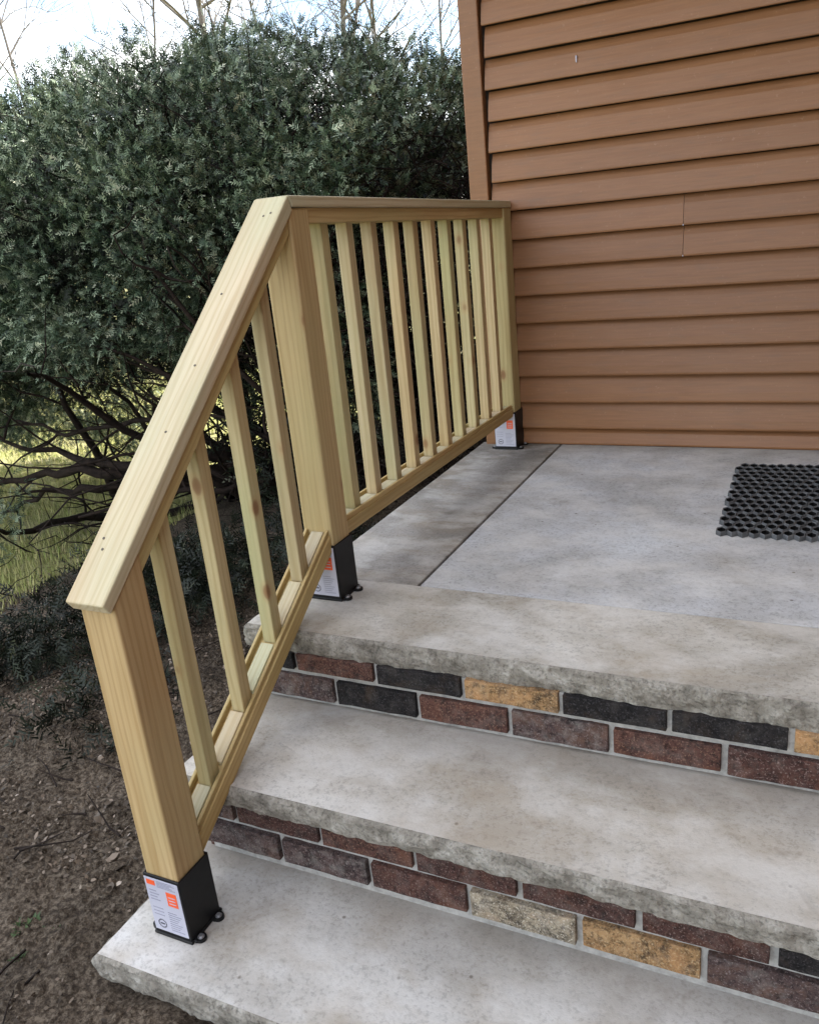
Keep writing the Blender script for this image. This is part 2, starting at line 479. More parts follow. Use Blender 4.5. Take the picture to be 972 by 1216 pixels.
def terrain():
    xs = np.concatenate([np.linspace(-400, -9, 14)[:-1], np.linspace(-9, -3.2, 60)[:-1], np.linspace(-3.2, 0.2, 150)[:-1], np.linspace(0.2, 3.2, 16)[:-1], np.linspace(3.2, 300, 10)])
    ys = np.concatenate([np.linspace(-60, -3.6, 8)[:-1], np.linspace(-3.6, 0.5, 170)[:-1], np.linspace(0.5, 6, 60)[:-1], np.linspace(6, 500, 16)])
    V = np.zeros((len(ys), len(xs), 3)); lawn = np.zeros((len(ys), len(xs)))
    for j, y in enumerate(ys):
        for i, x in enumerate(xs):
            z = ground_z(x, y)
            d = noise.fractal(Vector((x * 6, y * 6, 0)), 0.8, 2.1, 5) * 0.012
            d += noise.noise(Vector((x * 1.4, y * 1.4, 4))) * 0.02
            if near_t(x, y) > 0: z += d * 1.2
            V[j, i] = (x, y, z)
            e = noise.noise(Vector((x * 1.3, y * 1.3, 9))) * 0.35
            lawn[j, i] = 1.0 if (x + 0.0 * y + e < -2.75 or y + e > 2.9) else 0.0
    return xs, ys, V, lawn
xs, ys, V, lawn = terrain()
ny, nx = lawn.shape
idx = np.arange(ny * nx).reshape(ny, nx)
quads = np.stack([idx[:-1, :-1], idx[:-1, 1:], idx[1:, 1:], idx[1:, :-1]], -1).reshape(-1, 4)
lf = (lawn[:-1, :-1] > .5).ravel()
o = np_mesh('ground', V.reshape(-1, 3), quads.ravel(), 4, [SOIL, LAWN], smooth=True)
o.data.polygons.foreach_set('material_index', lf.astype(np.int32))
tag(o, 'bare brown soil of the planting bed running out to sunlit lawn', kind='structure')

# pale path crossing the lawn far left
bm = bmesh.new()
pts = [(-16, 2.6), (-9, 3.3), (-6.6, 3.0), (-5.2, 2.0), (-4.6, 0.4), (-4.6, -3.5)]
prev = None
for (x, y) in [(-30, 6.2), (-14, 5.0), (-9.0, 4.2), (-7.2, 3.3), (-6.5, 2.2), (-6.3, 0.6), (-6.3, -6)]:
    z = ground_z(x, y) + 0.012
    a = bm.verts.new((x - 0.55, y + 0.5, z)); b = bm.verts.new((x + 0.35, y - 0.3, z))
    if prev: bm.faces.new((prev[0], prev[1], b, a))
    prev = (a, b)
o = bm_obj('path', bm, C_MAIN)
tag(o, 'pale concrete path crossing the lawn behind the bush', kind='structure')

# lawn grass blades where the camera can see them
def blades(name, n, region, h0, h1, mat, label, cat):
    x0, x1, y0, y1 = region
    px = rng.uniform(x0, x1, n); py = rng.uniform(y0, y1, n)
    keep = np.array([(x + noise.noise(Vector((x * 1.3, y * 1.3, 9))) * 0.35 < -2.65) or (y + noise.noise(Vector((x * 1.3, y * 1.3, 9))) * 0.35 > 2.8) for x, y in zip(px, py)])
    px, py = px[keep], py[keep]; n = len(px)
    pz = np.array([ground_z(x, y) for x, y in zip(px, py)])
    h = rng.uniform(h0, h1, n); a = rng.uniform(0, 6.283, n); ln = rng.uniform(0, 0.6, n) * h
    w = rng.uniform(.002, .004, n)
    dx, dy = np.cos(a), np.sin(a)
    Vv = np.zeros((n, 3, 3))
    Vv[:, 0] = np.stack([px - dy * w, py + dx * w, pz - .005], 1)
    Vv[:, 1] = np.stack([px + dy * w, py - dx * w, pz - .005], 1)
    Vv[:, 2] = np.stack([px + dx * ln, py + dy * ln, pz + h], 1)
    F = np.arange(n * 3)
    at = np.repeat(np.clip(rng.normal(.5, .28, n), 0, 1), 3)
    o = np_mesh(name, Vv.reshape(-1, 3), F, 3, [mat], attr=at)
    return tag(o, label, cat, kind='stuff')
GRASS = grass_mat('grass_blades', (0.22, 0.30, 0.07), (0.44, 0.44, 0.17), (0.60, 0.53, 0.28))
blades('grass', 90000, (-8.5, -1.5, -1.0, 6.5), .03, .07, GRASS, 'short yellow green lawn grass sunlit behind the bush', 'grass')

# ------------------------------------------------------------------ steps and porch (fitted dimensions)
Y1, D, D2, D3 = 1.311, 1.5977, 1.9174, 2.1834
RZ1, RZ2 = 0.1779, 0.3926
B1, B2 = 1.6069, 1.8808
steps = empty('entry_steps', (1.3, -1.1, -0.5))
tag(steps, 'concrete entry porch with three brick-faced steps leading up to the wall', 'steps')
XR = 1.9
def loc_parent(o, p):
    o.parent = p
    o.matrix_parent_inverse = Matrix.Identity(4)
    o.location = o.location - p.location
    return o

# slab with rock-faced front (and left) edge: top sheet, broken front face, underside
def slab(name, x0, x1, yf, yb, ztop, th, mat, seed, amp=0.0058, left=True, sag=0.006):
    verts = []; faces = []; mi = []
    st = 0.0085
    # perimeter polyline from back-left corner along left edge, round to the front right
    per = []
    if left:
        ln = yb - yf
        n = max(2, int(ln / st))
        for i in range(n): per.append((x0, yb - ln * i / n, (-1, 0)))
        per.append((x0, yf, (-0.7, -0.7)))
    else:
        per.append((x0, yf, (0, -1)))
    n = int((min(x1, 1.6) - x0) / st)
    for i in range(1, n + 1): per.append((x0 + (min(x1, 1.6) - x0) * i / n, yf, (0, -1)))
    if x1 > 1.6: per.append((x1, yf, (0, -1)))
    rows = 8
    cols = []
    for (x, y, nn) in per:
        s = x * 1.0 - y
        c = []
        bl = noise.fractal(Vector((s * 9, seed, 2)), .8, 2, 3)
        ztr = -0.0015 * (1 + bl)
        for k in range(rows + 1):
            t = k / rows
            z = ztop - th * t
            p3 = Vector((s * 30, z * 38, seed))
            d = noise.fractal(p3, 0.7, 2.1, 5) * amp + noise.noise(Vector((s * 7, z * 9, seed + 5))) * amp * .8
            if k == 0: d = d * .35 - .002 + noise.noise(Vector((s * 16, seed * 3, 0))) * 0.002
            else: d += 0.003 * math.sin(t * math.pi)
            if k == rows: z -= (noise.noise(Vector((s * 8, seed, 7))) * .5 + .3 + noise.noise(Vector((s * 27, seed, 7))) * .4) * sag
            if k == 0: z += 0
            c.append(len(verts)); verts.append((x + nn[0] * d, y + nn[1] * d, z if k else ztop))
        cols.append(c)
    for i in range(len(cols) - 1):
        for k in range(rows):
            faces.append((cols[i][k], cols[i + 1][k], cols[i + 1][k + 1], cols[i][k + 1])); mi.append(1)
    # top: strips inward (a rounded worn arris, then the flat)
    ring2 = []
    for i, (x, y, nn) in enumerate(per):
        vx, vy, vz = verts[cols[i][0]]
        verts[cols[i][0]] = (vx, vy, ztop - 0.004)
        ring2.append(len(verts)); 
        ix = x - nn[0] * .006 * (1.41 if nn[0] and nn[1] else 1); iy = y - nn[1] * .006 * (1.41 if nn[0] and nn[1] else 1)
        verts.append((min(max(ix, x0 + (.006 if left else 0)), x1), max(iy, yf + .006) if iy < yb else yb, ztop))
    for i in range(len(per) - 1):
        faces.append((cols[i][0], ring2[i], ring2[i + 1], cols[i + 1][0])); mi.append(1)
    # flat top polygon
    br = len(verts); verts.append((x1, yb, ztop))
    back = [br]
    if not left:
        bl_ = len(verts); verts.append((x0, yb, ztop)); back.append(bl_)
    faces.append(tuple(ring2 + back)); mi.append(0)
    # underside
    bot = [c[-1] for c in cols]
    b2 = len(verts); verts.append((x1, yb, ztop - th))
    bk = [b2]
    if not left:
        b3 = len(verts); verts.append((x0, yb, ztop - th)); bk.append(b3)
    faces.append(tuple((bot + bk)[::-1])); mi.append(1)
    me = bpy.data.meshes.new(name)
    me.from_pydata(verts, [], faces)
    me.polygons.foreach_set('material_index', mi)
    me.polygons.foreach_set('use_smooth', [False] * len(faces))
    me.update()
    o = link(name, me, None, (0, 0, 0), [mat, C_ROCK])
    return loc_parent(o, steps)

g = 0.0025
slab('front_border_slab', -0.312, XR, -D, -Y1 - g, 0.0, 0.052, C_EDGE, 1.3)
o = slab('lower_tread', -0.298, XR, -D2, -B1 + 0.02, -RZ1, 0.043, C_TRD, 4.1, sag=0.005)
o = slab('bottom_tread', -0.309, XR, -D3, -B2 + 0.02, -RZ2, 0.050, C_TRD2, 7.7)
# main porch slab and side border strip (their own pieces with a real joint)
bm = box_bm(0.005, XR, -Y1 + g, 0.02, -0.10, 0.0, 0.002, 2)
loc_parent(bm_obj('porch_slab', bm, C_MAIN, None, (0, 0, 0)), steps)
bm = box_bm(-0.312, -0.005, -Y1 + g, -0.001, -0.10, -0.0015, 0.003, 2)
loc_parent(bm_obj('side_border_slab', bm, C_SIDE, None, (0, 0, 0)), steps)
# solid body of the steps behind the bricks
bm = box_bm(-0.270, XR - .02, -B1 + 0.012, -0.01, -0.62, -0.056)
box_bm(-0.268, XR - .02, -B2 + 0.012, -B1 + 0.013, -0.62, -0.237, bm=bm)
box_bm(-0.264, XR - .02, -2.140, -B2 + 0.013, -0.62, -0.444, bm=bm)
# joint between slabs: dark expansion strip
loc_parent(bm_obj('mortar_body', bm, MORTAR, None, (0, 0, 0)), steps)
bm = box_bm(-0.0049, 0.0049, -Y1 + g, -0.002, -0.09, -0.010)
loc_parent(bm_obj('joint_strip', bm, DARK_GAP, None, (0, 0, 0)), steps)

def brick_mesh(L, H, seed):
    bm = box_bm(-L / 2, L / 2, -0.012, 0.012, -H / 2, H / 2, 0.0014, 1)
    bmesh.ops.subdivide_edges(bm, edges=[e for e in bm.edges if abs((e.verts[0].co - e.verts[1].co).x) > L * .6], cuts=5)
    for v in bm.verts:
        v.co += Vector((0, 1, 0)) * noise.noise(v.co * 40 + Vector((seed, 0, 0))) * .0022
        v.co.z += noise.noise(v.co * 30 + Vector((seed, 3, 0))) * .0018
    me = bpy.data.meshes.new('brick')
    bm.to_mesh(me); bm.free()
    return me
bm_cache = {}
def put_brick(x0, x1, zc, h, y, mat, face_dir='front'):
    L = round(x1 - x0, 3)
    key = (L, h, mat.name)
    if key not in bm_cache:
        me = brick_mesh(L, h, len(bm_cache) * 1.7); me.materials.append(mat); bm_cache[key] = me
    o = bpy.data.objects.new('brick', bm_cache[key]); COL.objects.link(o)
    o.parent = steps
    o.rotation_euler = (random.uniform(-.006, .006), 0, random.uniform(-.004, .004))
    o.scale = (random.uniform(.985, 1.004), 1, random.uniform(.955, 1.04))
    if face_dir == 'front': p = Vector(((x0 + x1) / 2, y + 0.012 + random.uniform(-.0015, .0015), zc))
    else:
        p = Vector((y + 0.012 + random.uniform(-.001, .001), (x0 + x1) / 2, zc)); o.rotation_euler.z = -math.pi / 2
    o.location = p - steps.location
    return o
P = 0.2032; G = 0.0052
def course(x_j0, i0, mats, zc, h, y, xmin=-0.287, xmax=1.88):
    for k, mt in enumerate(mats):
        a = x_j0 + (i0 + k) * P + G; b = x_j0 + (i0 + k + 1) * P - G
        if b < xmin + .02 or b > xmax: continue
        put_brick(max(a, xmin), b, zc, h, y, mt)
K, Rd, Dk, Pu, Tn, Pl = B_BLACK, B_RED, B_DARK, B_PURP, B_TAN, B_PALE
tail = [Dk, K, Rd, Dk, Tn, K, Dk, Rd, Pu, Dk]
course(-0.1795, -1, [K, Rd, K, Tn, K, K, Tn, Dk] + tail, -0.0745, 0.043, -B1)
course(-0.0835, -1, [Pu, K, Rd, Pu, Rd, Dk, Dk, K] + tail[::-1], -0.1375, 0.055, -B1)
course(-0.1845, -1, [Pu, Dk, Rd, Dk, Dk, Dk, K, Dk] + tail[::-1], -0.2705, 0.056, -B2)
course(-0.0815, -1, [Pu, Pu, Dk, Pl, Tn, Pu, Rd, Dk] + tail, -0.341, 0.056, -B2)
course(-0.13, -1, [Dk, Rd, Dk, K, Rd, Dk, Rd, K] + tail, -0.478, 0.056, -2.152)
# left flank courses
for (yf, yb2, zs, xf) in ((-B1, -0.02, (-0.0745, -0.1375, -0.204, -0.270, -0.336, -0.402, -0.468), -0.283), (-B2, -B1 - .01, (-0.2705, -0.341, -0.407, -0.472), -0.281), (-2.15, -B2 - .01, (-0.478,), -0.278)):
    for ci, zc in enumerate(zs):
        h = 0.043 if abs(zc + .0745) < 1e-3 else 0.056
        y = yf + 0.014 - (0.1 if ci % 2 else 0)
        while y < yb2:
            a = max(y, yf + .014); b = min(y + P - 2 * G, yb2)
            if b - a > .04:
                put_brick(round(a, 3), round(b, 3), zc, h, xf, random.choice([K, Rd, Dk, Pu, Tn, Dk]), 'side')
            y += P

# ------------------------------------------------------------------ house wall with lap siding
house = empty('house', (1.5, 0.3, -0.5))
tag(house, 'brown house wall clad in horizontal lap siding with corner board', 'house')
HX1 = 7.5
def hp(o):
    return loc_parent(o, house)
ZB = 0.2564; E_ = 0.0970
HTOP = 2.62
bm = box_bm(-0.262, HX1, 0.006, 7.5, -0.6, 3.2)
hp(bm_obj('wall_core', bm, DARK_GAP, None, (0, 0, 0)))
def board(x0, x1, zb, zt, flipcap=True):
    # one lap: butt at the bottom stands proud, face leans back to the top
    prof = [(0.0055, zb + 0.013), (-0.0205, zb + 0.013), (-0.0212, zb + 0.001), (-0.0225, zb + 0.0005), (-0.0243, zb + 0.003), (-0.0245, zb + 0.008),
            (-0.0200, zb + (zt - zb) * .35), (-0.0115, zb + (zt - zb) * .7), (0.0015, zt - 0.002), (0.0055, zt - 0.002)]
    bm = bmesh.new()
    segs = max(1, int((x1 - x0) / 0.12))
    rows = []
    for i in range(segs + 1):
        x = x0 + (x1 - x0) * i / segs
        w = noise.noise(Vector((x * 2.2, zb * 9, 1))) * 0.0032
        w2 = noise.noise(Vector((x * 1.7, zb * 5, 6))) * 0.0018
        rows.append([bm.verts.new((x, y + (w if 0 < k < 9 else 0), z + w2)) for k, (y, z) in enumerate(prof)])
    n = len(prof)
    for i in range(segs):
        for k in range(n):
            bm.faces.new((rows[i][k], rows[i + 1][k], rows[i + 1][(k + 1) % n], rows[i][(k + 1) % n]))
    bm.faces.new(rows[0]); bm.faces.new(rows[-1][::-1])
    o = bm_obj('siding_board', bm, SIDING, None, (0, 0, 0))
    return hp(o)
for k in range(-3, 25):
    zb = ZB + k * E_; zt = zb + E_
    if k == -3: zb = 0.001
    x0 = -0.2095 if k % 2 else -0.2155
    if k in (4, 5):
        board(x0, 0.4294, zb, zt)
        o = board(0.4308, HX1 - .1, zb, zt)
    else:
        board(x0, HX1 - .1, zb, zt)
# J-channel shadow gap and outside corner board
def hbox(name, a, mat, bev=0.003):
    return hp(bm_obj(name, box_bm(*a, bev, 2), mat, None, (0, 0, 0)))
hbox('corner_board', (-0.292, -0.223, -0.030, 0.06, -0.30, 2.7), SIDING, 0.004)
hbox('joint_tab', (0.4285, 0.4318, -0.0252, -0.014, 0.741, 0.746), L_WHITE, 0.0008)
hbox('joint_tab', (0.4285, 0.4318, -0.0252, -0.014, 0.645, 0.650), L_WHITE, 0.0008)
# chip in the siding paint
hbox('paint_chip', (0.0945, 0.0985, -0.0222, -0.010, 1.265, 1.285), L_WHITE, 0.0008)
# side wall, eave, roof
hbox('side_wall', (-0.285, -0.263, 0.062, 7.5, -0.6, 2.7), SIDING)
# unseen wing added to block sky light from the right, with its own laps
hp(bm_obj('added_wing_wall', box_bm(1.91, HX1, -5.0, 0.0, -0.6, 2.70), SIDING, None, (0, 0, 0)))
for k in range(-7, 25):
    hbox('siding_board', (1.897, 1.909, -5.01, -0.02, ZB + k * E_ + .002, ZB + (k + 1) * E_ - .003), SIDING, 0.003)
# roof over the porch, out of view, brought forward to shade the back
hbox('added_wing_soffit', (1.5, HX1 + .2, -5.3, -1.645, 2.705, 2.80), SIDING)
hbox('porch_ceiling', (-0.60, HX1 + .2, -1.60, -0.623, 2.705, 2.735), SIDING)
ROOF = flat('asphalt_shingle', (0.06, 0.055, 0.05), 0.9)
SOFFIT = flat('white_soffit', (0.55, 0.50, 0.44), 0.6)
hbox('soffit', (-0.60, HX1 + .2, -0.622, 7.9, 2.70, 2.74), SOFFIT)
hbox('fascia', (-0.62, HX1 + .2, -1.64, -1.602, 2.66, 2.90), SIDING)
bm = bmesh.new()
vv = [bm.verts.new(c) for c in [(-0.65, -1.67, 2.84), (HX1 + .2, -1.67, 2.84), (HX1 + .2, 3.7, 4.5), (-0.65, 3.7, 4.5), (HX1 + .2, 8.0, 2.84), (-0.65, 8.0, 2.84)]]
bm.faces.new((vv[0], vv[1], vv[2], vv[3])); bm.faces.new((vv[3], vv[2], vv[4], vv[5])); bm.faces.new((vv[0], vv[3], vv[5])); bm.faces.new((vv[1], vv[4], vv[2]))
hp(bm_obj('roof', bm, ROOF, None, (0, 0, 0)))
# footing strip of wall down behind side border
hbox('foundation', (-0.28, 0.0, -0.002, 0.1, -0.55, -0.002), C_SIDE, 0)

# ------------------------------------------------------------------ railing
rail = empty('wooden_railing', (-0.186, -1.05, -0.1))
tag(rail, 'new pale pine stair railing with square balusters on black steel post bases', 'railing')
XL, XRt = -0.224, -0.1475
XC = (XL + XRt) / 2
PW = XRt - XL
# sloping and level reference lines
def cap_z(y): return 0.907 + (y + 1.434) * 0.872              # top of the sloping cap
def lev_z(y): return 0.907 - (y + 1.434) * 0.0245              # top of the level cap
def br_top(y): return 0.186 + (y + 1.424) * 0.652              # top of the sloping bottom rail
def bl_top(y): return 0.183 - (y + 1.341) * 0.0125             # top of the level bottom rail
aS = math.atan2(1, 0.872); aB = math.atan2(1, 0.652)
aL = math.atan2(1, -0.0245)
CT = 0.026
def vth(t, slope): return t * math.sqrt(1 + slope * slope)
cth = vth(0.023, .872)
# cap rails, mitred at the middle post
yp = -1.434
prism('cap_rail', [(-2.118, cap_z(-2.118)), (yp, cap_z(yp)), (yp + .012, cap_z(yp) - cth), (-2.105, cap_z(-2.105) - cth)], XL - .002, XRt + .004, aS, W_CAP, rail, 0.003)
prism('cap_rail', [(yp + .0006, lev_z(yp)), (-0.030, lev_z(-0.030)), (-0.030, lev_z(-0.030) - 0.022), (yp + .0126, lev_z(yp) - 0.023)], XL - .002, XRt + .005, aL, W_CAP, rail, 0.003)
# top rails under the caps
yt0, yt1 = -2.017, -1.4335
g2 = 0.001
zc = lambda y: cap_z(y) - cth - g2
prism('top_rail', [(yt0, zc(yt0)), (yt1, zc(yt1)), (yt1, zc(yt1) - .043), (yt0, zc(yt0) - .043)], XL + .004, XRt - .004, aS, W_RAIL, rail, 0.002)
zl = lambda y: lev_z(y) - .0232
prism('top_rail', [(-1.3548, zl(-1.3548)), (-0.097, zl(-.097)), (-0.097, zl(-.097) - .031), (-1.3548, zl(-1.3548) - .031)], XL + .004, XRt - .004, aL, W_RAIL, rail, 0.002)
# posts
posts = []
o = prism('post', [(-2.094, -0.372), (-2.0173, -0.372), (-2.0173, cap_z(-2.0173) - cth - .001), (-2.094, cap_z(-2.094) - cth - .001)], XL, XRt, 0, W_POST, rail, 0.004)
o = prism('post', [(-1.4325, 0.02), (-1.3558, 0.02), (-1.3558, lev_z(-1.3558) - .0232), (-1.421, lev_z(-1.421) - .0245), (-1.4325, cap_z(-1.4325) - cth - .004)], XL, XRt, 0, W_POST, rail, 0.004)
o = prism('post', [(-0.0970, 0.02), (-0.0205, 0.02), (-0.0205, lev_z(-.02) - .0222), (-0.0970, lev_z(-.097) - .0222)], XL, XRt, 0, W_POST, rail, 0.004)
# bottom rails: channel with two lips and a pale floor
def channel(y0, y1, top, slope, ang):
    th = 0.044 * math.sqrt(1 + slope ** 2) if slope > .1 else 0.043
    lip = 0.012 * math.sqrt(1 + slope ** 2)
    def pr(name, xa, xb, za, zb_, mat):
        return prism(name, [(y0, top(y0) - za), (y1, top(y1) - za), (y1, top(y1) - zb_), (y0, top(y0) - zb_)], xa, xb, ang, mat, rail, 0.0018)
    pr('bottom_rail', XL + .0025, XRt - .0045, lip, th, W_RAIL)
    pr('rail_lip', XL + .0045, XL + .0125, 0.0, lip + .001, W_RAIL)
    pr('rail_lip', XRt - .0165, XRt - .0085, 0.0, lip + .001, W_RAIL)
channel(-2.0165, -1.4330, br_top, 0.652, aB)
channel(-1.3550, -0.0975, bl_top, -0.0125, math.atan2(1, -0.0125))
# balusters
BW = 0.0155
ys_l = [-1.262 + .1215 * i for i in range(10)]
ys_s = [-1.925, -1.795, -1.662, -1.530]
for y in ys_s:
    yy = y + random.uniform(-.003, .003)
    zb0 = [br_top(yy - BW) - .014, br_top(yy + BW) - .014]
    prism('baluster', [(yy - BW, zb0[0]), (yy + BW, zb0[1]), (yy + BW, zc(yy + BW) - .040), (yy - BW, zc(yy - BW) - .040)], XC - BW, XC + BW, 0, W_BAL, rail, 0.0025)
for y in ys_l:
    yy = y + random.uniform(-.002, .002)
    lean = random.uniform(-.002, .002)
    prism('baluster', [(yy - BW, bl_top(yy) - .013), (yy + BW, bl_top(yy) - .013), (yy + BW + lean, zl(yy) - .029), (yy - BW + lean, zl(yy) - .029)], XC - BW, XC + BW, 0, W_BAL, rail, 0.0025)
# fillet blocks between balusters in the channel
def fillets(ylist, y0, y1, top, ang, zoff, h):
    e = [y0] + [v for y in ylist for v in (y - BW - .004, y + BW + .004)] + [y1]
    for i in range(0, len(e), 2):
        a, b = e[i] + .001, e[i + 1] - .001
        if b - a < .02: continue
        prism('fillet', [(a, top(a) - zoff + h), (b, top(b) - zoff + h), (b, top(b) - zoff), (a, top(a) - zoff)], XC - .0165, XC + .0165, ang, W_CAP, rail, 0.0015)
fillets(ys_s, -2.0165, -1.4330, br_top, aB, .0135, .0085)
fillets(ys_l, -1.3550, -0.0975, bl_top, math.atan2(1, -.0125), .0115, .0075)
# nail heads on the sloping cap
bm = bmesh.new()
for (yy, dx) in ((-2.03, -.02), (-2.045, -.012), (-1.76, .005), (-1.87, .008), (-1.63, -.01), (-1.47, .02), (-1.475, .005)):
    nb = bmesh.new()
    bmesh.ops.create_cone(nb, cap_ends=True, segments=10, radius1=.0025, radius2=.0025, depth=.001)
    bmesh.ops.rotate(nb, verts=nb.verts, matrix=Matrix.Rotation(math.atan(.872), 3, 'X'))
    bmesh.ops.translate(nb, verts=nb.verts, vec=Vector((XC + dx, yy, cap_z(yy) + .0003)))
    merge(bm, nb)
loc_parent(bm_obj('nail_heads', bm, flat('nail', (0.10, 0.08, 0.06), .5, .3), None, (0, 0, 0)), rail)

# steel post bases
def post_base(yf, zf, first=None):
    hw = PW / 2 + .0042
    yc = yf + PW / 2
    bm = bmesh.new()
    t = 0.0035; H = 0.142
    box_bm(-hw, hw, -hw, -hw + t, 0.004, H, 0.0012, 1, bm)
    box_bm(-hw, hw, hw - t, hw, 0.004, H, 0.0012, 1, bm)
    box_bm(hw - t, hw + .0003, -hw + .001, hw - .001, 0.004, H - .0004, 0.0012, 1, bm)
    box_bm(-hw - .0003, -hw + t, -hw + .001, hw - .001, 0.004, H - .0004, 0.0012, 1, bm)
    box_bm(-hw - .003, hw + .003, -hw - .003, hw + .003, 0.0, 0.0065, 0.002, 2, bm)
    for sx in (-1, 1):
        for sy in (-1, 1):
            xx = sx * (hw + .009); yy = sy * (hw - .016)
            box_bm(min(sx * (hw - .004), xx), max(sx * (hw - .004), xx), yy - .0125, yy + .0125, 0.0002, 0.0062, 0.0015, 1, bm)
            cyl(bm, (xx, yy, .0031), .0105, .0058, n=18)
    b = bm_obj('post_base', bm, BLACK_STEEL, rail)
    b.location = Vector((XC, yc, zf)) - rail.location
    for sx in (-1, 1):
        for sy in (-1, 1):
            bb = bmesh.new()
            xx = sx * (hw + .009); yy = sy * (hw - .016)
            cyl(bb, (0, 0, .0067), .0066, .0010, n=20)
            cyl(bb, (0, 0, .0088), .0045, .0034, n=6)
            q = bm_obj('bolt', bb, ZINC, b)
            q.location = (xx, yy, 0)
    # warranty sticker on the front face
    lb = bmesh.new()
    yf2 = -hw - .0009
    box_bm(-hw + .0015, hw - .004, yf2, -hw - .0001, 0.012, H - .006, 0.0004, 1, lb, 0)
    def pr(x0, x1, z0, z1, mi, d=.0004):
        box_bm(x0, x1, yf2 - d, yf2 - .0001, z0, z1, 0, 1, lb, mi)
    pr(.006, .030, .080, .112, 1)
    pr(-.036, -.016, .120, .131, 1)
    for k in range(5): pr(-.012, .030 - (k % 3) * .006, .118 + k * .0032, .1195 + k * .0032, 2)
    for k in range(9): pr(.000, .031 - (k * 5 % 7) * .002, .020 + k * .0052, .0215 + k * .0052, 2)
    for k in range(4): pr(-.034, -.012 - (k % 2) * .005, .085 + k * .007, .087 + k * .007, 2)
    for k in range(3): pr(-.034, -.010, .050 + k * .008, .0515 + k * .008, 2)
    # round certification mark
    for k in range(16):
        a0 = k / 16 * 6.2832
        cx, cz = -.020 + .009 * math.cos(a0), .030 + .009 * math.sin(a0)
        pr(cx - .0012, cx + .0012, cz - .0012, cz + .0012, 3, .0004 + .00005 * (k % 2))
    pr(-.025, -.015, .0285, .0315, 3, .0006)
    # small print inside the orange square
    for k in range(3): pr(.010, .026, .086 + k * .007, .088 + k * .007, 0, .0007)
    bm2 = bm_obj('warranty_sticker', lb, [L_WHITE, L_ORANGE, L_GREY, L_DARK], b)
    return b
post_base(-2.094, -RZ2)
post_base(-1.4325, 0.0)
post_base(-0.0970, -0.0015)

# ------------------------------------------------------------------ doormat
bm = bmesh.new()
px_, py_ = 0.0262, 0.0385
mx0, mx1, my0, my1 = 0.632, 1.42, -0.852, -0.258
nrow = int((my1 - my0) / py_)
def hexring(cx, cy, a, b, z):
    # elongated hexagon: half width a, half length b
    return [(cx + a, cy + b * .42, z), (cx, cy + b, z), (cx - a, cy + b * .42, z), (cx - a, cy - b * .42, z), (cx, cy - b, z), (cx + a, cy - b * .42, z)]
for j in range(nrow + 1):
    for i in range(int((mx1 - mx0) / px_) + 1):
        cx = mx0 + (i + .5 * (j % 2)) * px_ + .013 + noise.noise(Vector((i * .7, j * .7, 0))) * .0015
        cy = my0 + j * py_ + .02 + noise.noise(Vector((i * .5, j * .5, 5))) * .002
        zt = .0135 + random.uniform(-.0015, .0015)
        a_o, b_o = px_ * .5, py_ * .62
        rings = [hexring(cx, cy, a_o, b_o, 0.0005), hexring(cx, cy, a_o, b_o, zt - .003), hexring(cx, cy, a_o - .0016, b_o - .0024, zt),
                 hexring(cx, cy, a_o - .0036, b_o - .0058, zt - .002), hexring(cx, cy, a_o - .0042, b_o - .0066, .0025), hexring(cx, cy, .0001, .0001, .0020)]
        vr = [[bm.verts.new(p) for p in r_] for r_ in rings]
        for q in range(5):
            for s in range(6):
                bm.faces.new((vr[q][s], vr[q][(s + 1) % 6], vr[q + 1][(s + 1) % 6], vr[q + 1][s])).material_index = 1 if q > 2 else 0  # hole walls and floors blackened for the shade inside
o = bm_obj('doormat', bm, [RUBBER, flat('hole_shade_rubber', (0.006, 0.006, 0.006), 0.8, 0, .2)])
tag(o, 'grey rubber honeycomb doormat full of holes lying on the porch', 'doormat')

# ------------------------------------------------------------------ tubes / branches
class Tubes:
    def __init__(s): s.v = []; s.f = []
    def tube(s, pts, r0, r1, n=6):
        base = len(s.v); m = len(pts)
        for i, p in enumerate(pts):
            a = pts[min(i + 1, m - 1)] - pts[max(i - 1, 0)]
            if a.length < 1e-6: a = Vector((0, 0, 1))
            a.normalize()
            s1 = a.orthogonal().normalized(); s2 = a.cross(s1)
            r = r0 + (r1 - r0) * i / (m - 1)
            for k in range(n):
                t = k / n * 6.2832
                s.v.append(p + (s1 * math.cos(t) + s2 * math.sin(t)) * r)
        for i in range(m - 1):
            for k in range(n):
                a = base + i * n + k; b = base + i * n + (k + 1) % n
                s.f.append((a, b, b + n, a + n))
    def build(s, name, mat, parent=None, off=Vector((0, 0, 0))):
        me = bpy.data.meshes.new(name)
        me.from_pydata([tuple(v - off) for v in s.v], [], s.f)
        me.polygons.foreach_set('use_smooth', [True] * len(s.f))
        return link(name, me, parent, None, [mat])

def walk(p, d, L, n, wob, up=0.0):
    pts = [p.copy()]
    for i in range(n):
        d = (d + Vector((random.gauss(0, wob), random.gauss(0, wob), random.gauss(0, wob) + up))).normalized()
        p = p + d * (L / n)
        pts.append(p.copy())
    return pts, d

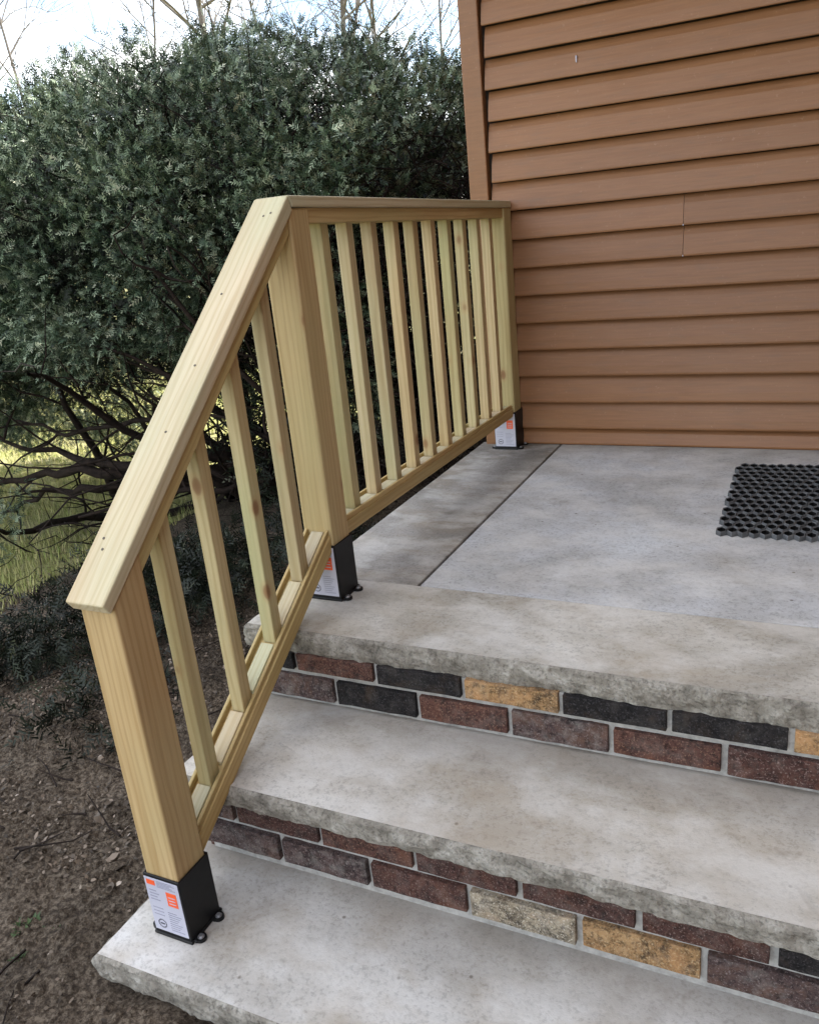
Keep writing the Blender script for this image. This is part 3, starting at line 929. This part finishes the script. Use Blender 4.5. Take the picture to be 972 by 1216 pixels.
# ------------------------------------------------------------------ yew bush
BX, BY = -2.5, 1.2
bush = empty('yew_bush', (BX, BY, ground_z(BX, BY)))
tag(bush, 'huge dark green rounded yew bush beside the house corner with bare lower branches', 'bush')
CC = np.array([-3.05, 1.15, 0.72]); CR = np.array([2.72, 1.42, 1.08])
def fnoise(p, s, off):
    return noise.noise(Vector((p[0] * s + off, p[1] * s, p[2] * s)))
def crown_val(p):
    q = np.abs((p - CC) / CR)
    return q[0] ** 3.2 + q[1] ** 2.3 + q[2] ** 2.3
def bottom(x, y):
    # height under which the crown is bare
    if x > -1.15: b = 0.85 + (x + 1.15) * 0.75
    elif x > -1.9: b = 0.42 + (x + 1.9) / .75 * .43
    elif x > -3.35: b = 0.40
    else: b = 0.40 - min(0.62, (-3.35 - x) * 0.8)
    if y > 1.2 and x < -1.15: b -= min(.42, (y - 1.2) * 1.1)
    return b
def needle_cloud(name, centers, normals, nn, spr_len, mat, parent, off, wid=1.0, nsc=1.0):
    """sprigs: each has nn needles in two ranks along a short twig"""
    n = len(centers)
    d = normals * (1 - .45 * np.clip(normals[:, 2:3], 0, 1)) + rng.normal(0, .55, (n, 3)); d[:, 2] += rng.normal(0, .2, n)
    d /= np.linalg.norm(d, axis=1, keepdims=True)
    h = rng.normal(0, 1, (n, 3)); sd = np.cross(d, h); sd /= np.linalg.norm(sd, axis=1, keepdims=True)
    L = rng.uniform(.7, 1.3, n) * spr_len
    base = centers
    vary_s = np.clip(rng.normal(.24, .25, n), 0, 1)
    V_ = np.zeros((n, nn, 4, 3)); A_ = np.zeros((n, nn, 4))
    for k in range(nn):
        t = (k + .5) / nn
        sgn = 1 if k % 2 else -1
        p0 = base + d * (L * t)[:, None]
        nl = (.024 * nsc * (1 - .45 * t ** 2)) * rng.uniform(.75, 1.2, n)
        dirn = sd * sgn + d * .75 + rng.normal(0, .18, (n, 3)); dirn /= np.linalg.norm(dirn, axis=1, keepdims=True)
        if k == nn - 1: dirn = d; nl = nl * 1.2
        wd = np.cross(dirn, np.cross(d, sd)); wd /= (np.linalg.norm(wd, axis=1, keepdims=True) + 1e-9)
        w = .0021 * wid
        V_[:, k, 0] = p0 - wd * w; V_[:, k, 1] = p0 + wd * w
        V_[:, k, 2] = p0 + dirn * nl[:, None] + wd * w * .45; V_[:, k, 3] = p0 + dirn * nl[:, None] - wd * w * .45
        A_[:, k, :] = np.clip(vary_s + .28 * t ** 2 + rng.normal(0, .06, n), 0, 1)[:, None]
    Vf = V_.reshape(-1, 3) - off
    F = np.arange(len(Vf))
    o = np_mesh(name, Vf, F, 4, [mat], parent=parent, attr=A_.ravel())
    o['kind'] = 'stuff'
    return o

def sample_crown(ncl, per):
    pts = []; nrm = []
    tries = 0
    while len(pts) < ncl and tries < ncl * 60:
        tries += 1
        # random direction on the ellipsoid
        v = rng.normal(0, 1, 3); v /= np.linalg.norm(v)
        p = CC + CR * v
        val = crown_val(p)
        # push to the superellipsoid surface
        lo, hi = 0.3, 1.6
        for _ in range(12):
            mid = (lo + hi) / 2
            if crown_val(CC + CR * v * mid) < 1: lo = mid
            else: hi = mid
        dep = abs(rng.normal(0, .10)) + (rng.random() < .25) * rng.uniform(0, .35)
        s = lo * (1 - dep)
        p = CC + CR * v * s
        bump = fnoise(p, 1.9, 3) * .13 + fnoise(p, 4.2, 8) * .17 + fnoise(p, 7.0, 5) * .10
        if fnoise(p, 7.0, 5) < -.03 and dep < .22 and rng.random() < .92: continue
        if fnoise(p, 4.2, 8) < -.22 and dep < .2 and rng.random() < .75: continue
        p = p - np.array([0, 0, max(0.0, -2.4 - p[0]) * .36])
        nn_ = (p - CC) / CR ** 2; nn_ /= np.linalg.norm(nn_)
        p = p + nn_ * bump
        if p[0] > -0.34: continue
        b = bottom(p[0], p[1]) + fnoise(p, 3.5, 1) * .14
        if p[2] < b: continue
        # gaps
        if fnoise(p, 4.2, 20) < -.33 and dep < .2: continue
        # the camera never sees the far underside: thin it there
        if p[1] > 1.5 and nn_[1] > 0.5 and rng.random() < .45: continue
        pts.append(p); nrm.append(nn_)
    return np.array(pts), np.array(nrm)
C1, N1 = sample_crown(20000, 5)
# coarser inner growth, shade painted into its needles
Ci = []; Ni = []
while len(Ci) < 12000:
    v = rng.normal(0, 1, 3); v /= np.linalg.norm(v)
    p = CC + CR * v * rng.uniform(.45, .93)
    if crown_val(p) > .80 or p[0] > -.42 or p[2] < bottom(p[0], p[1]) + .12 + fnoise(p, 3.5, 1) * .14: continue
    Ci.append(p); Ni.append(v)
# every cluster throws a fan of sprigs
def fan(C, N, per, spread):
    cc = np.repeat(C, per, 0) + rng.normal(0, spread, (len(C) * per, 3))
    return cc, np.repeat(N, per, 0)
cc, nn = fan(C1, N1, 5, .04)
off = np.array(bush.location)
needle_cloud('foliage', cc, nn, 8, .050, YEW, bush, off, 1.35, .72)
needle_cloud('inner_foliage', np.array(Ci), np.array(Ni), 9, .13, YEW_IN_SHADE, bush, off, 5.0)
# hanging clumps and low sprays
lobes = [((-3.95, .75, .18), (.38, .35, .36), 260), ((-3.6, .55, .02), (.25, .25, .22), 120), ((-2.35, .05, .40), (.35, .25, .12), 90), ((-1.75, .15, .50), (.22, .2, .2), 110),
         ((-2.95, -.35, -.35), (.28, .25, .2), 80), 
         ((-1.25, .6, .25), (.25, .4, .4), 160), ((-1.6, .9, -.1), (.35, .4, .35), 160), ((-3.0, -.2, .55), (.5, .25, .2), 130)]
LC = []; LN = []
for c, r_, n in lobes:
    v = rng.normal(0, 1, (n, 3)); v /= np.linalg.norm(v, axis=1, keepdims=True)
    s = rng.uniform(.3, 1, n) ** .5
    pp = np.array(c) + v * np.array(r_) * s[:, None]
    for a_, b_ in zip(pp, v):
        if a_[2] > ground_z(a_[0], a_[1]) + .02: LC.append(a_); LN.append(b_ * .6 + np.array([0, -.3, 0]))
cc, nn = fan(np.array(LC), np.array(LN), 5, .035)
needle_cloud('low_foliage', cc, nn, 9, .055, YEW, bush, off, 1.35, .8)
LC = []; LN = []
for c, r_, n in (((-2.7, 1.5, .22), (.75, .5, .20), 420), ((-3.6, 1.3, .22), (.5, .5, .18), 160), ((-2.0, .9, .18), (.45, .5, .25), 260), ((-1.5, .5, -.1), (.35, .4, .4), 260), ((-2.9, .25, .34), (.8, .2, .09), 150)):
    v = rng.normal(0, 1, (n, 3)); v /= np.linalg.norm(v, axis=1, keepdims=True)
    LC += list(np.array(c) + v * np.array(r_) * (rng.uniform(.1, 1, n) ** .5)[:, None]); LN += list(v)
cc, nn = fan(np.array(LC), np.array(LN), 3, .05)
needle_cloud('shaded_foliage', cc, nn, 8, .09, YEW_LOW_SHADE, bush, off, 2.2)
# dark sprawling growth low over the soil
LC = []; LN = []
for c, r_, n in (((-1.45, -.85, -.42), (.40, .50, .13), 330), ((-1.7, -.45, -.47), (.3, .3, .10), 120), ((-1.02, -1.42, -.45), (.22, .25, .07), 90), ((-1.1, -.3, -.40), (.4, .5, .12), 260), ((-1.75, -1.25, -.48), (.3, .25, .10), 130)):
    v = rng.normal(0, 1, (n, 3)); v /= np.linalg.norm(v, axis=1, keepdims=True)
    pp = np.array(c) + v * np.array(r_) * (rng.uniform(.1, 1, n) ** .5)[:, None]
    for a_, b_ in zip(pp, v):
        if a_[2] > ground_z(a_[0], a_[1]) + .01: LC.append(a_); LN.append(b_ * .4 + np.array([0, -.2, .1]))
cc, nn = fan(np.array(LC), np.array(LN), 4, .04)
needle_cloud('sprawling_foliage', cc, nn, 8, .07, YEW_LOW_SHADE, bush, off, 1.5)
# second, lower evergreen filling the space between the yew and the house side wall
b2 = empty('evergreen_shrub', (-1.25, 2.7, ground_z(-1.25, 2.7)))
tag(b2, 'dark evergreen shrub filling the gap between the yew and the house side wall', 'bush')
v = rng.normal(0, 1, (9500, 3)); v /= np.linalg.norm(v, axis=1, keepdims=True)
s_ = 1 - np.abs(rng.normal(0, .22, 9500))
pp = np.array([-1.35, 2.75, 0.35]) + v * np.array([1.25, .75, 1.15]) * s_[:, None]
ok = (pp[:, 0] < -.36) & (pp[:, 2] > -.55)
pp = pp[ok]; vv_ = v[ok]
cc2, nn2 = fan(pp, vv_, 4, .05)
needle_cloud('foliage', cc2, nn2, 8, .10, YEW_IN_SHADE, b2, np.array(b2.location), 2.4)
st = Tubes()
for k in range(9):
    a = random.uniform(0, 6.28)
    p9, _ = walk(Vector((-1.35, 2.75, -.6)), Vector((math.cos(a) * .5, math.sin(a) * .3, 1)).normalized(), 1.3, 8, .1)
    st.tube([q if q.x < -.36 else Vector((-.36, q.y, q.z)) for q in p9], .03, .008, 6)
st.build('stem', BARK, b2, Vector(b2.location))
print('crown sprigs', len(C1) * 5, 'low', len(cc))

# trunks and limbs
tb = Tubes(); tw = Tubes()
bl = Vector(bush.location)
roots = [(-2.5, 1.1), (-2.2, 1.3), (-2.8, 1.35), (-1.5, 1.2), (-3.2, 1.0), (-1.9, .9), (-1.15, 1.1)]
for (rx, ry) in roots:
    g0 = Vector((rx, ry, ground_z(rx, ry) - .05))
    for k in range(5 if rx > -2 else 3):
        a = random.uniform(0, 6.28)
        if k < 2: a = random.uniform(math.pi * .85, math.pi * 1.7)
        el = random.uniform(.12, .75)
        d = Vector((math.cos(a) * math.cos(el), math.sin(a) * math.cos(el), math.sin(el)))
        pts, d2 = walk(g0, d, random.uniform(1.3, 2.0), 10, .16, .035)
        pts = [p if p.x < -.36 else Vector((-.36, p.y, p.z)) for p in pts]
        tb.tube(pts, random.uniform(.02, .04), .008, 7)
        for j in range(3, 11, 3 if rx < -1.7 else 1):
            dd = (Vector((random.gauss(0, 1), random.gauss(0, 1), random.gauss(.25, .6)))).normalized()
            p2, d3 = walk(pts[j], (d2 + dd * 1.2).normalized(), random.uniform(.4, .9), 6, .2, .03)
            p2 = [p if p.x < -.36 else Vector((-.36, p.y, p.z)) for p in p2]
            tw.tube(p2, .009, .003, 4)
            for q in (2, 4, 6):
                dd = Vector((random.gauss(0, 1), random.gauss(0, 1), random.gauss(0, .7))).normalized()
                p3, _ = walk(p2[min(q, 6)], dd, random.uniform(.15, .4), 4, .25)
                p3 = [p if p.x < -.36 else Vector((-.36, p.y, p.z)) for p in p3]
                tw.tube(p3, .004, .0015, 3)
for path, r0 in (([(-1.9, .9, -.35), (-2.1, .4, -.22), (-2.55, .3, -.27), (-3.1, .3, -.22), (-3.5, .3, -.1)], .048),
                 ([(-2.2, .8, -.45), (-2.65, .3, -.32), (-3.05, .3, -.30), (-3.6, .25, -.40), (-4.0, .2, -.42)], .042),
                 ([(-2.2, .9, -.5), (-2.8, .3, -.40), (-3.2, .3, -.47), (-3.7, .3, -.62)], .034),
                 ([(-1.9, .9, -.3), (-1.9, .35, .05), (-2.2, .3, .0), (-2.9, .3, -.10), (-3.3, .3, -.02)], .022),
                 ([(-1.7, .9, -.5), (-1.6, .3, -.30), (-2.0, .0, -.30), (-2.4, -.2, -.38)], .024)):
    pp = []
    for i in range(len(path) - 1):
        a, b = Vector(path[i]), Vector(path[i + 1])
        for k in range(4): pp.append(a.lerp(b, k / 4) + Vector((random.gauss(0, .012), random.gauss(0, .02), random.gauss(0, .014))))
    pp.append(Vector(path[-1]))
    tb.tube(pp, r0, .007, 8)
    for k in range(3, len(pp), 2):
        dd = Vector((random.uniform(-1, -.2), random.gauss(0, .6), random.gauss(.15, .6))).normalized()
        p2, _ = walk(pp[k], dd, random.uniform(.25, .6), 5, .2)
        tb.tube(p2, .009, .003, 5)
# dense fine dead twigs filling the shaded interior
for k in range(9000):
    u = random.random()
    p = Vector((random.uniform(-4.6, -.4), random.uniform(.15, 2.3), random.uniform(-.5, 1.55)))
    if p.x < -1.85 and p.z < .42: continue
    if crown_val(np.array(p) if p.z > CC[2] else np.array((p.x, p.y, CC[2]))) > .8: continue
    dd = Vector((random.gauss(0, 1), random.gauss(0, 1), random.gauss(0.5, .8))).normalized()
    p3, _ = walk(p, dd, random.uniform(.15, .45), 3, .25)
    p3 = [q if q.x < -.36 else Vector((-.36, q.y, q.z)) for q in p3]
    tw.tube(p3, .0045, .0015, 3)
tb.build('trunk', BARK, bush, bl)
o = tw.build('twigs', BARK, bush, bl); o['kind'] = 'stuff'

# ------------------------------------------------------------------ bare trees beyond
def bare_tree(x, y, h, r, label, seed, lean=(0, 0), depth=6):
    random.seed(seed)
    z0 = ground_z(x, y)
    t = empty('bare_tree', (x, y, z0))
    tag(t, label, 'tree', 'bare trees behind the yew bush')
    tr = Tubes(); br = Tubes()
    offv = Vector((x, y, z0))
    pts, d = walk(Vector((x, y, z0 - .1)), Vector((lean[0], lean[1], 1)).normalized(), h * .8, 12, .05, .02)
    tr.tube(pts, r, r * .35, 8)
    def rec(p, d, L, rr, lv):
        n = 5
        pp, d2 = walk(p, d, L, n, .13, .02)
        br.tube(pp, rr, rr * .5, 5 if lv < 2 else 3)
        if lv >= depth: return
        for q in range(3 if lv < 3 else 2):
            j = random.randint(2, n)
            dd = (d2 + Vector((random.gauss(0, .6), random.gauss(0, .6), random.gauss(.1, .4)))).normalized()
            rec(pp[j], dd, L * random.uniform(.55, .8), rr * .55, lv + 1)
    for j in range(3, 13):
        for q in range(2):
            a = random.uniform(0, 6.28)
            dd = Vector((math.cos(a), math.sin(a), random.uniform(.5, 1.3))).normalized()
            rec(pts[j], dd, h * random.uniform(.16, .3), r * .33, 2)
    tr.build('trunk', TREE_BARK, t, offv)
    o = br.build('branches', TREE_BARK, t, offv)
    return t
trees = [(-12.0, 13.7, 10, .13, 'leafless tree with dark forked limbs rising over the left half of the bush crest', 3, (-.05, .0)),
         (-16, 13.3, 11, .06, 'thin leafless tree standing at the far left edge of the sky', 5, (.04, 0)),
         (-18, 18.4, 12, .07, 'slender grey leafless tree between the left edge of the sky and the forked tree', 8, (-.05, 0)),
         (-14.0, 25.2, 15, .17, 'tallest straight leafless trunk showing above the highest part of the bush', 13, (0, 0)),
         (-12.0, 27.4, 14, .08, 'fine twiggy leafless tree nearest the house corner board', 21, (.03, 0)),
         (-16, 24.1, 13, .08, 'pale leafless tree standing just left of the tallest straight trunk', 34, (.02, 0)),
         (-19, 15.2, 12, .06, 'faint leafless tree close beside the one at the far left edge of the sky', 61, (.02, 0)),
         (-17, 21.5, 13, .06, 'faint leafless tree with thin twigs just right of the dark forked tree', 73, (-.03, 0)),
         (-16, 33.5, 15, .08, 'faint leafless tree between the paired straight trunks and the twiggy one by the house', 87, (0, 0)),
         (-15.0, 29.0, 15, .11, 'thinner leafless tree just right of the tallest straight trunk', 42, (0, 0))]
for t in trees: bare_tree(*t)
random.seed(99)

# ------------------------------------------------------------------ litter on the soil
def litter(n):
    Vv = []; F = []; A = []
    cnt = 0
    while cnt < n:
        x = random.uniform(-3.0, .0); y = random.uniform(-3.0, .4)
        if x > -.33 and y > -2.2: continue
        if random.random() > (.35 if y < -2.0 else 1.0): continue
        cl = noise.noise(Vector((x * 2.6, y * 2.6, 3)))
        if random.random() > .5 + cl * 1.2: continue
        z = ground_z(x, y) + noise.fractal(Vector((x * 6, y * 6, 0)), 0.8, 2.1, 5) * 0.0144 + noise.noise(Vector((x * 1.4, y * 1.4, 4))) * 0.024 + .006
        L = random.uniform(.0025, .008) * (2.2 if random.random() < .05 else 1); W = L * random.uniform(.35, .7)
        rot = Matrix.Rotation(random.uniform(0, 6.28), 3, 'Z') @ Matrix.Rotation(random.gauss(0, .5), 3, 'X') @ Matrix.Rotation(random.gauss(0, .5), 3, 'Y')
        b = len(Vv); cu = random.uniform(0, .5) * W
        for (px, py, pz) in ((-L, 0, 0), (-L * .3, W, cu), (L * .5, W * .8, cu), (L, 0, 0), (L * .5, -W * .8, cu), (-L * .3, -W, cu)):
            Vv.append(rot @ Vector((px, py, pz)) + Vector((x, y, z)))
        F += [(b, b + 1, b + 5), (b + 1, b + 2, b + 5), (b + 2, b + 4, b + 5), (b + 2, b + 3, b + 4)]
        a = min(1, max(0, random.gauss(.36, .25)))
        A += [a] * 6
        cnt += 1
    o = np_mesh('leaf_litter', np.array([tuple(v) for v in Vv]), np.array(F).ravel(), 3, [LEAF], attr=np.array(A))
    tag(o, 'scattered dead brown leaves and chips on the soil', 'leaf litter', kind='stuff')
litter(26000)
# soil crumbs and little stones
def crumbs(n):
    Vv = []; F = []
    for k in range(n):
        x = random.uniform(-2.4, .6); y = random.uniform(-3.0, -.4)
        if x > -.33 and y > -2.2: continue
        z = ground_z(x, y) + noise.fractal(Vector((x * 6, y * 6, 0)), 0.8, 2.1, 5) * 0.0144 + noise.noise(Vector((x * 1.4, y * 1.4, 4))) * 0.024
        r = abs(random.gauss(0, .006)) + .002
        b = len(Vv)
        for (px, py, pz) in ((1, 0, 0), (0, 1, 0), (-1, 0, 0), (0, -1, 0), (0, 0, 1)):
            Vv.append(Vector((x, y, z)) + Vector((px * random.uniform(.6, 1.3), py * random.uniform(.6, 1.3), pz * .8)) * r)
        F += [(b, b + 1, b + 4), (b + 1, b + 2, b + 4), (b + 2, b + 3, b + 4), (b + 3, b, b + 4)]
    o = np_mesh('soil_crumbs', np.array([tuple(v) for v in Vv]), np.array(F).ravel(), 3, [SOIL])
    tag(o, 'loose clods and grit on the bare soil', 'soil', kind='stuff')
crumbs(34000)
# small fallen twigs
tt = Tubes()
for k in range(260):
    x = random.uniform(-2.6, -.2); y = random.uniform(-2.9, 0)
    if x > -.36 and y > -2.25: continue
    a = random.uniform(0, 6.28)
    p3, _ = walk(Vector((x, y, ground_z(x, y) + .018)), Vector((math.cos(a), math.sin(a), .02)), random.uniform(.05, .22), 4, .15)
    tt.tube(p3, .003, .0012, 4)
o = tt.build('fallen_twigs', BARK)
tag(o, 'thin fallen twigs scattered over the soil beside the steps', 'twigs', kind='stuff')
# weeds
def weed(x, y, n, s, label):
    z = ground_z(x, y)
    Vv = []; F = []; A = []
    for k in range(n):
        a = random.uniform(0, 6.28); L = random.uniform(.4, 1) * s; w = L * .16
        el = random.uniform(.3, 1.2)
        d = Vector((math.cos(a) * math.cos(el), math.sin(a) * math.cos(el), math.sin(el)))
        sd = Vector((-math.sin(a), math.cos(a), 0))
        o0 = Vector((random.gauss(0, s * .35), random.gauss(0, s * .35), 0))
        b = len(Vv)
        Vv += [o0, o0 + d * L * .5 + sd * w, o0 + d * L - Vector((0, 0, L * .2)), o0 + d * L * .5 - sd * w]
        F += [(b, b + 1, b + 2), (b, b + 2, b + 3)]
        A += [random.random()] * 4
    o = np_mesh('weed', np.array([tuple(v) for v in Vv]), np.array(F).ravel(), 3, [WEED], attr=np.array(A), loc=(x, y, z + .004))
    tag(o, label, 'weed', 'small green weeds in the bare soil')
weed(-.57, -2.13, 45, .028, 'low green weed tuft in the soil left of the bottom step')
weed(-.50, -2.12, 30, .022, 'small green weed sprig nearest the bottom step corner')
weed(-.52, -2.19, 24, .02, 'faint green weed sprouting just below the low weed tuft')
